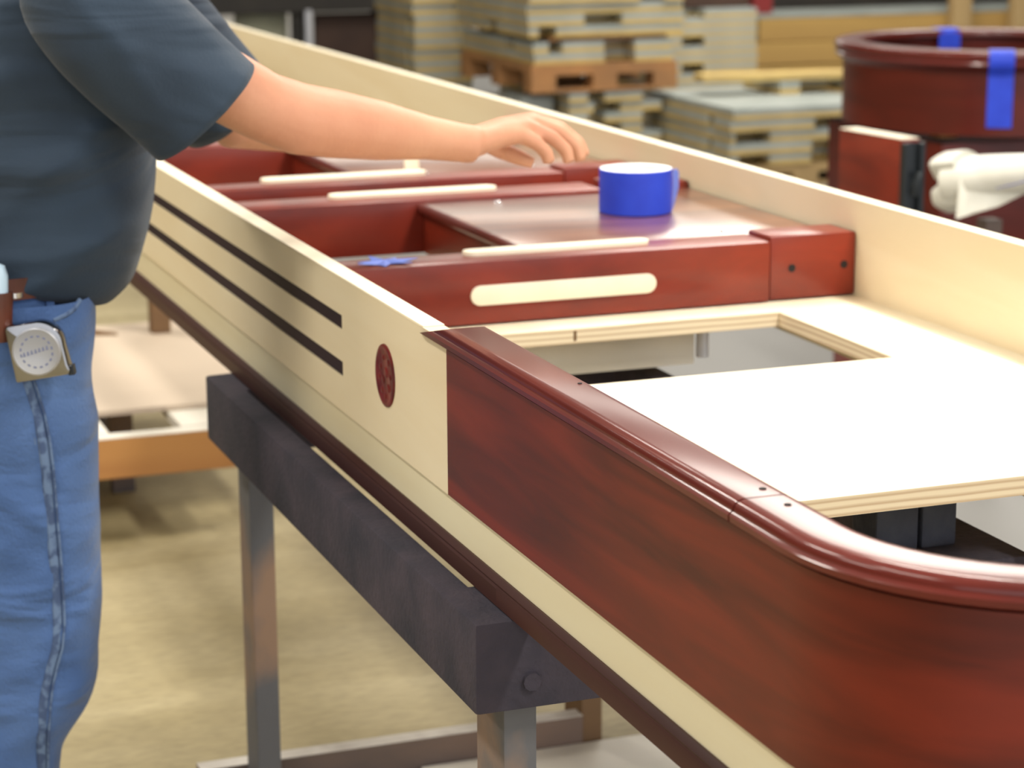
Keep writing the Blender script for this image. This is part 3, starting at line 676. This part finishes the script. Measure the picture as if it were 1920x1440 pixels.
pp = at(304, 625, Z=.288)
tag(build('upright_post', BX(pp.x-.03, pp.x+.028, pp.y, pp.y+.05, .288, .60), 'lumber', bevel=.003), 'short brown lumber post standing on the pale hardboard sheet', 'post')
tag(build('wood_offcut', MB().prism([(pp.x-.22, pp.y+.05, .288), (pp.x-.13, pp.y+.02, .288), (pp.x-.13, pp.y+.02, .292), (pp.x-.22, pp.y+.05, .305)], (0, .03, 0)), 'lumber'), 'small brown wedge offcut lying on the hardboard by the jeans', 'offcut')
# ------------------------------------------------------------------ stacks of slotted panels
def notched(x0, x1, y0, y1, fn, ln, dep=.16):
    """plan outline with recesses in the front (y0) and left (x0) edges"""
    p = [(x0, y0)]
    for a, b in fn: p += [(a, y0), (a, y0+dep), (b, y0+dep), (b, y0)]
    p += [(x1, y0), (x1, y1), (x0, y1)]
    for a, b in sorted(ln, reverse=True): p += [(x0, b), (x0+dep, b), (x0+dep, a), (x0, a)]
    return p
def panel(x0, x1, y0, y1, z0, h, label, group, fn=(), ln=(), dep=.16):
    t = thing('slotted_panel', label, 'panel', ((x0+x1)/2, (y0+y1)/2, z0), group)
    pl = notched(x0, x1, y0, y1, fn, ln, dep); hs = h*.45
    for nm, za, zb, mt in (('plywood_layer', z0, z0+hs, 'tan_ply'), ('grey_layer', z0+hs, z0+h-.0006, 'grey_sheet')):
        part(nm, MB().prism([(x, y, zb) for x, y in pl], (0, 0, za-zb)), mt, t)
    return t
def pos_word(k, n):
    if k == 0: return 'bottom'
    if k == n-1: return 'top'
    return ('second', 'third', 'fourth', 'fifth', 'sixth', 'seventh', 'eighth', 'ninth', 'tenth', 'eleventh', 'twelfth', 'thirteenth', 'fourteenth', 'fifteenth', 'sixteenth')[k-1]+' from bottom'
def jit(): return random.uniform(-.012, .012)
# tall stack in the middle: lower pile, pallet, upper pile
z = 0; n = 8; h = .0565
for k in range(n):
    fn = ((4.64, 4.80),) if k % 2 == 0 else ((4.60, 4.70),)
    panel(4.50+jit(), (5.04 if k % 3 == 0 else 4.92), 11.2+jit(), 12.3, k*h, h, 'slotted panel, %s in the pile under the orange pallet' % pos_word(k, n), 'panels under the orange pallet', fn, ((11.4, 11.5), (11.7, 11.8)))
zp = n*h+.006
for k in range(3):
    y0 = 11.35+.33*k
    tag(build('panel_offcut', BX(4.27, 4.46, y0, y0+.24, 0, .42-.03*k), 'grey_sheet', bevel=.004), 'grey board block, %s in the row left of the lower panel pile' % ('nearest', 'in the middle', 'farthest')[k], 'board', 'grey blocks beside the lower pile')
def pallet(x0, x1, y0, y1, z0, h, label, mt='pallet'):
    t = thing('pallet', label, 'pallet', ((x0+x1)/2, (y0+y1)/2, z0)); hb = h*.62
    for y in (y0, (y0+y1)/2-.06, y1-.12):
        for x in (x0, (x0+x1)/2-.07, x1-.14): part('block', BX(x, x+.14, y, y+.12, z0+.018, z0+hb), mt, t)
        part('bottom_board', BX(x0, x1, y, y+.12, z0, z0+.018), mt, t)
        part('stringer_board', BX(x0, x1, y, y+.12, z0+hb, z0+hb+.018), mt, t)
    nb = 6; w_ = (y1-y0)/nb
    for k in range(nb): part('top_board', BX(x0, x1, y0+k*w_+.006, y0+(k+1)*w_-.006, z0+hb+.018, z0+h), mt, t)
    return t
pallet(4.27, 5.12, 11.18, 12.33, zp, .145, 'orange pine pallet in the middle of the tall panel stack')
z = zp+.145+.002; n1 = 2
up = [(4.295, 5.105, ((4.70, 4.88),), ()), (4.29, 5.10, ((4.38, 4.46), (4.70, 4.88)), ((11.5, 11.62),)),
      (4.262, 5.16, ((4.32, 4.42),), ((11.7, 11.85),)), (4.258, 5.165, ((4.58, 4.80),), ()), (4.255, 5.16, (), ()), (4.262, 5.16, ((4.9, 5.05),), ()), (4.258, 5.16, ((4.4, 4.6),), ()), (4.26, 5.16, (), ()), (4.25, 5.15, ((4.6, 4.8),), ())]
for k, (a, b, fn, ln) in enumerate(up):
    if k == 2:
        tag(build('spacer_board', BX(4.40, 5.08, 11.24, 12.3, z+.002, z+.024), 'pallet'), 'thin brownish board between the panels above the orange pallet', 'board'); z += .026
    panel(a, b, 11.2+jit(), 12.34, z, .059, 'slotted panel, %s in the pile on the orange pallet' % pos_word(k, len(up)), 'panels on the orange pallet', fn, ln); z += .0592
# pile behind on the left
for k in range(16):
    panel(4.06+jit(), 4.42, 12.55+jit(), 13.3, k*.066, .066, 'grey-green panel, %s in the dim pile left of the tall stack' % pos_word(k, 16), 'panels in the dim pile on the left', (), ((12.6, 12.7),) if k % 3 else ())
# pile behind on the right
n = 14
for k in range(n):
    fn = ((5.80, 5.95),) if k % 3 == 1 else (((6.0, 6.1),) if k % 3 == 5 else ())
    panel(5.66+jit()*.5, 6.31+jit()*.5, 12.6, 13.4, k*.0555, .0555, 'striped panel, %s in the pile beside the golden planks' % pos_word(k, n), 'panels in the pile beside the golden planks', fn)
tag(build('brown_crate', MB().box(5.86, 6.30, 12.7, 13.2, n*.0555+.001, 1.0), 'brown_board', bevel=.01), 'dark brown crate on top of the pile beside the golden planks', 'crate')
# low pile on the right with pallet
pallet(5.06, 5.98, 10.42, 11.45, 0, .115, 'tan pine pallet on the floor under the low panel pile', 'post_pine')
n = 5
for k in range(n):
    fn = [((5.12, 5.30), (5.54, 5.70)), ((5.54, 5.72),), ((5.10, 5.30),), ((5.55, 5.72),), ()][k]
    panel(5.07+jit(), 5.97+jit(), 10.4+jit(), 11.45, .117+k*.0605, .0602, 'slotted panel, %s in the low pile with golden plank on top' % pos_word(k, n), 'panels in the low pile on the right', fn, ((10.6, 10.7),) if k % 2 else ())
zt3 = .117+n*.0605
t = panel(5.63, 6.10, 10.95, 11.4, zt3+.001, .07, 'short tan notched board on top of the low pile, under the golden plank', None, ((5.75, 6.02),)); 
pk0 = Vector((5.20, 11.02, zt3+.073))
m = MB(); dx = Vector((.95, -.12, 0)).normalized(); dy = Vector((-dx.y, dx.x, 0))
pls = [pk0, pk0+dx*1.1, pk0+dx*1.1+dy*.18, pk0+dy*.18]
m.prism([p+ZV*.04 for p in pls], (0, 0, -.04))
tag(build('golden_plank', m, 'tan_ply', bevel=.004), 'long golden plank lying slantwise on the low panel pile', 'plank')
# golden planks stacked on edge at the back right
for k in range(4):
    z0 = .02+k*.155; yy = 13.5+.01*(k % 2)
    tag(build('golden_board', BX(6.72+.02*k, 9.6, yy, yy+.25, z0, z0+.150), 'gold_lumber', bevel=.006), 'wide golden timber, %s of the four behind the cherry tub' % ('lowest', 'second lowest', 'second highest', 'highest')[k], 'timber', 'wide golden timbers')
for k in range(2): tag(build('bearer', BX(6.9+2.2*k, 7.0+2.2*k, 13.5, 13.75, 0, .018), 'dark'), '%s bearer on the floor under the golden timbers' % ('left', 'right')[k], 'bearer')
tag(build('grey_top_board', BX(6.70, 9.6, 13.52, 14.0, .641, .665), 'grey_sheet'), 'thin grey board lying on the golden timbers', 'board')
tag(build('red_carton', BX(6.78, 6.92, 13.6, 13.8, .667, .80), 'red_box', bevel=.003), 'small red carton on the grey board over the golden timbers', 'carton')
tag(build('dark_shelf_unit', BX(6.4, 10., 14.1, 14.6, 0, 2.0), 'dark', bevel=.01), 'dark shelf unit behind the golden timbers', 'shelf')
for x, a in ((8.18, 'left'), (8.66, 'right')):
    tag(build('pine_post', BX(x, x+.145, 13.38, 13.46, 0, 1.5), 'post_pine', bevel=.004), 'upright pine post, %s of the two before the golden timbers' % a, 'post', 'upright pine posts')
# dark bench with boards at the back left
wb = thing('dark_workbench', 'dark workbench with closed upper part at the back left', 'workbench', (4.2, 16.2, 0))
part('upper_case', BX(3.0, 5.25, 15.95, 16.7, .60, 1.6), 'dark', wb, bevel=.01)
part('side_board', BX(4.99, 5.5, 15.9, 16.5, 0, 1.6), 'dark', wb)
for x in (3.36, 4.26): part('leg', BX(x, x+.09, 16.0, 16.1, 0, .60), 'dark', wb)
part('metal_post', BX(4.33, 4.375, 15.93, 15.97, 0, .62), 'zinc', wb, 'pale metal post'); part('metal_post', BX(3.55, 3.60, 15.9, 15.94, 0, 1.2), 'zinc', wb, 'pale metal post')
tag(build('pale_board', BX(3.86, 4.25, 16.15, 16.2, 0, .59), 'pale_panel', bevel=.003), 'pale greenish board standing under the dark workbench', 'board')
tag(build('brown_door_panel', BX(4.45, 4.97, 16.12, 16.18, 0, .58), 'brown_board', bevel=.003), 'dark brown board standing under the dark workbench', 'board')
# ------------------------------------------------------------------ cherry tub and parts at the right
DC = Vector((4.49, 7.05, 0)); R_ = .545; ZR2 = 1.028; ZB2 = .738
bs = thing('cherry_base_cabinet', 'dark cherry cabinet standing on the floor under the round tub', 'cabinet', (4.49, 7.05, 0))
part('body', BX(4.06, 5.4, 6.68, 7.5, .02, .712), 'cherry_tub', bs, bevel=.01, smooth=True)
part('shade_sheet', BX(4.055, 5.405, 6.675, 7.505, .7121, .7135), 'tub_shade', bs, 'dark sheet for the shade under the tub')  # dark sheet added on the cabinet top in place of shade
part('plinth', BX(4.04, 5.36, 6.72, 7.46, 0, .02), 'dark', bs)
for k, (x, y) in enumerate(((4.12, 6.80), (4.75, 6.78), (4.12, 7.35), (4.80, 7.35))):
    tag(build('spacer_block', BX(x, x+.07, y, y+.07, .7136, ZB2-.002), 'orange_lumber'), 'spacer block between tub and cabinet, %s' % ('front left', 'front right', 'back left', 'back right')[k], 'block', 'spacer blocks under the tub')
tb = thing('cherry_tub', 'round dark cherry tub with moulded rim and blue tape straps', 'tub', (DC.x, DC.y, ZB2))
pr_ = [(R_, ZB2), (R_, ZR2-.075), (R_+.006, ZR2-.068), (R_+.022, ZR2-.055), (R_+.030, ZR2-.046), (R_+.024, ZR2-.037), (R_+.030, ZR2-.028), (R_+.034, ZR2-.014), (R_+.028, ZR2-.003), (R_+.018, ZR2), (R_-.060, ZR2), (R_-.070, ZR2-.010), (R_-.070, ZR2-.025), (R_-.040, ZR2-.030), (R_-.040, ZB2)]
part('wall', MB().lathe(DC, pr_[:4]+[pr_[13], pr_[14]], 96, close=True), 'cherry_tub', tb, smooth=True, ang=35)
part('rim', MB().lathe(DC, pr_[3:14], 96, close=True), 'cherry_cap', tb, 'moulded glossy rim', smooth=True, ang=50)
def strap(ang, zlow, wdt, inside):
    m = MB(); rg = []
    prf = [(R_-.072, ZR2-.10), (R_-.072, ZR2-.012), (R_-.060, ZR2+.002), (R_+.018, ZR2+.002), (R_+.034, ZR2-.008), (R_+.037, ZR2-.03), (R_+.034, ZR2-.05), (R_+.005, ZR2-.085), (R_+.003, zlow)]
    ca_, sa_ = math.cos(ang), math.sin(ang); rd = Vector((ca_, sa_, 0)); tg = Vector((-sa_, ca_, 0))
    for r, z_ in prf:
        p = DC+rd*r+ZV*z_; q = p+rd*.002+ZV*.0008
        rg.append([p-tg*wdt/2, p+tg*wdt/2, q+tg*wdt/2, q-tg*wdt/2])
    m.loft(rg); return part('tape_strap', m, 'blue_tape', tb, 'blue tape strap over the rim')
strap(math.atan2(-_cy, -_sy)-.17, ZB2+.03, .085, 0)
strap(math.atan2(_cy, _sy)+.16, ZR2-.10, .085, 0)
# upright cherry panel with black metal end
xb = 3.32
up_ = thing('cherry_end_panel', 'upright red cherry panel with black metal end, standing before the round tub', 'panel', (xb, 5.85, 0))
part('board', MB().prism([(xb, 5.69, 0), (xb, 5.69, .870), (xb, 6.06, .862), (xb, 6.06, 0)], (.062, 0, 0)), 'cherry', up_, bevel=.004, smooth=True)
part('top_edge', MB().prism([(xb+.001, 5.69, .8703), (xb+.001, 6.06, .8623), (xb+.061, 6.06, .8623), (xb+.061, 5.69, .8703)], (0, 0, .002)), 'maple_edge', up_, 'bare pale top edge')
m = MB(); m.box(xb-.002, xb+.012, 5.660, 5.688, .1, .862); m.box(xb+.050, xb+.066, 5.660, 5.688, .1, .862); m.box(xb+.012, xb+.050, 5.678, 5.688, .1, .862)
part('end_channel', m, 'black', up_, 'black metal channel', bevel=.002)
part('latch', MB().tube([(xb+.03, 5.655, .71), (xb+.03, 5.645, .745), (xb+.045, 5.65, .775)], .012, 8), 'black', up_, smooth=True)
# roll of white foam on a stand
ra, rb = at(1788, 338, D=6.0), at(1990, 318, D=5.75)
ax = (rb-ra).normalized(); sx_ = ax.cross(ZV).normalized(); sz_ = sx_.cross(ax)
rl = thing('foam_roll', 'loose roll of white foam sheet with blue line, lying on a grey post', 'roll', (ra+rb)/2-ZV*.08)
def spiral(c, r0, turns, n, sc=1, flat=1.0):
    o_ = []; i_ = []
    for k in range(n):
        a = 2*math.pi*turns*k/(n-1)+3.9; r = (r0*(1-.72*k/(n-1)))*sc
        o_.append(c+sx_*(r*math.cos(a))+sz_*(r*flat*math.sin(a))); i_.append(c+sx_*((r-.007)*math.cos(a))+sz_*((r-.007)*flat*math.sin(a)))
    return o_+i_[::-1]
rings = []
for t_, sc, dz in ((0, 1.0, -.002), (.06, 1.04, -.004), (.2, 1.0, 0), (.35, .90, .004), (.55, .80, .006), (.8, .76, .002), (1.0, .78, 0)):
    rings.append(spiral(ra.lerp(rb, t_)+ZV*dz, .080, 2.2, 44, sc, .95))
part('sheet', MB().loft(rings), 'foam', rl, smooth=True, ang=60)
# lobes of the bunched end and a hanging flap
part('end_fold', MB().loft([ell(ra+ax*q-sz_*.040+sx_*.012, a, a*1.0, 24, ax=sx_, ay=sz_, wob=.06, ph=1) for q, a in ((-.048, .020), (-.044, .034), (-.02, .044), (.05, .046))]), 'foam', rl, smooth=True)
part('end_fold', MB().loft([ell(ra+ax*q+sz_*.038+sx_*.004, a*1.2, a*.9, 24, ax=sx_, ay=sz_, wob=.07) for q, a in ((-.040, .022), (-.036, .038), (-.01, .046), (.05, .046))]), 'foam', rl, smooth=True)
fl = [at(1800, 330, D=5.90), at(1792, 412, D=5.90), at(1828, 400, D=5.90), at(1872, 388, D=5.87), at(1925, 362, D=5.83), at(1930, 330, D=5.82)]
m = MB(); m.prism(fl[::-1], VV*.012); part('flap', m, 'foam', rl, 'hanging loose flap', bevel=.005, smooth=True)
M['line_ink'] = mat('blue_line', (.05, .07, .35), .5)
bl = [at(1868, 353, D=5.80), at(1895, 347, D=5.775), at(1935, 337, D=5.74)]
part('blue_line', MB().tube(bl, [(.002, .001), (.004, .0015), (.006, .0015)], 6), 'line_ink', rl, 'blue printed line')
pb = at(1858, 400, D=6.0)
stn = thing('roll_stand', 'grey wooden post carrying the white foam roll', 'stand', (pb.x, pb.y, 0))
part('post', BX(pb.x-.025, pb.x+.025, pb.y-.02, pb.y+.03, .03, pb.z-.015), 'lumber_grey', stn, bevel=.003)
part('foot', BX(pb.x-.16, pb.x+.16, pb.y-.12, pb.y+.12, 0, .03), 'lumber_grey', stn, bevel=.004)
for o in list(bpy.data.objects):
    if '_b' in o: del o['_b']
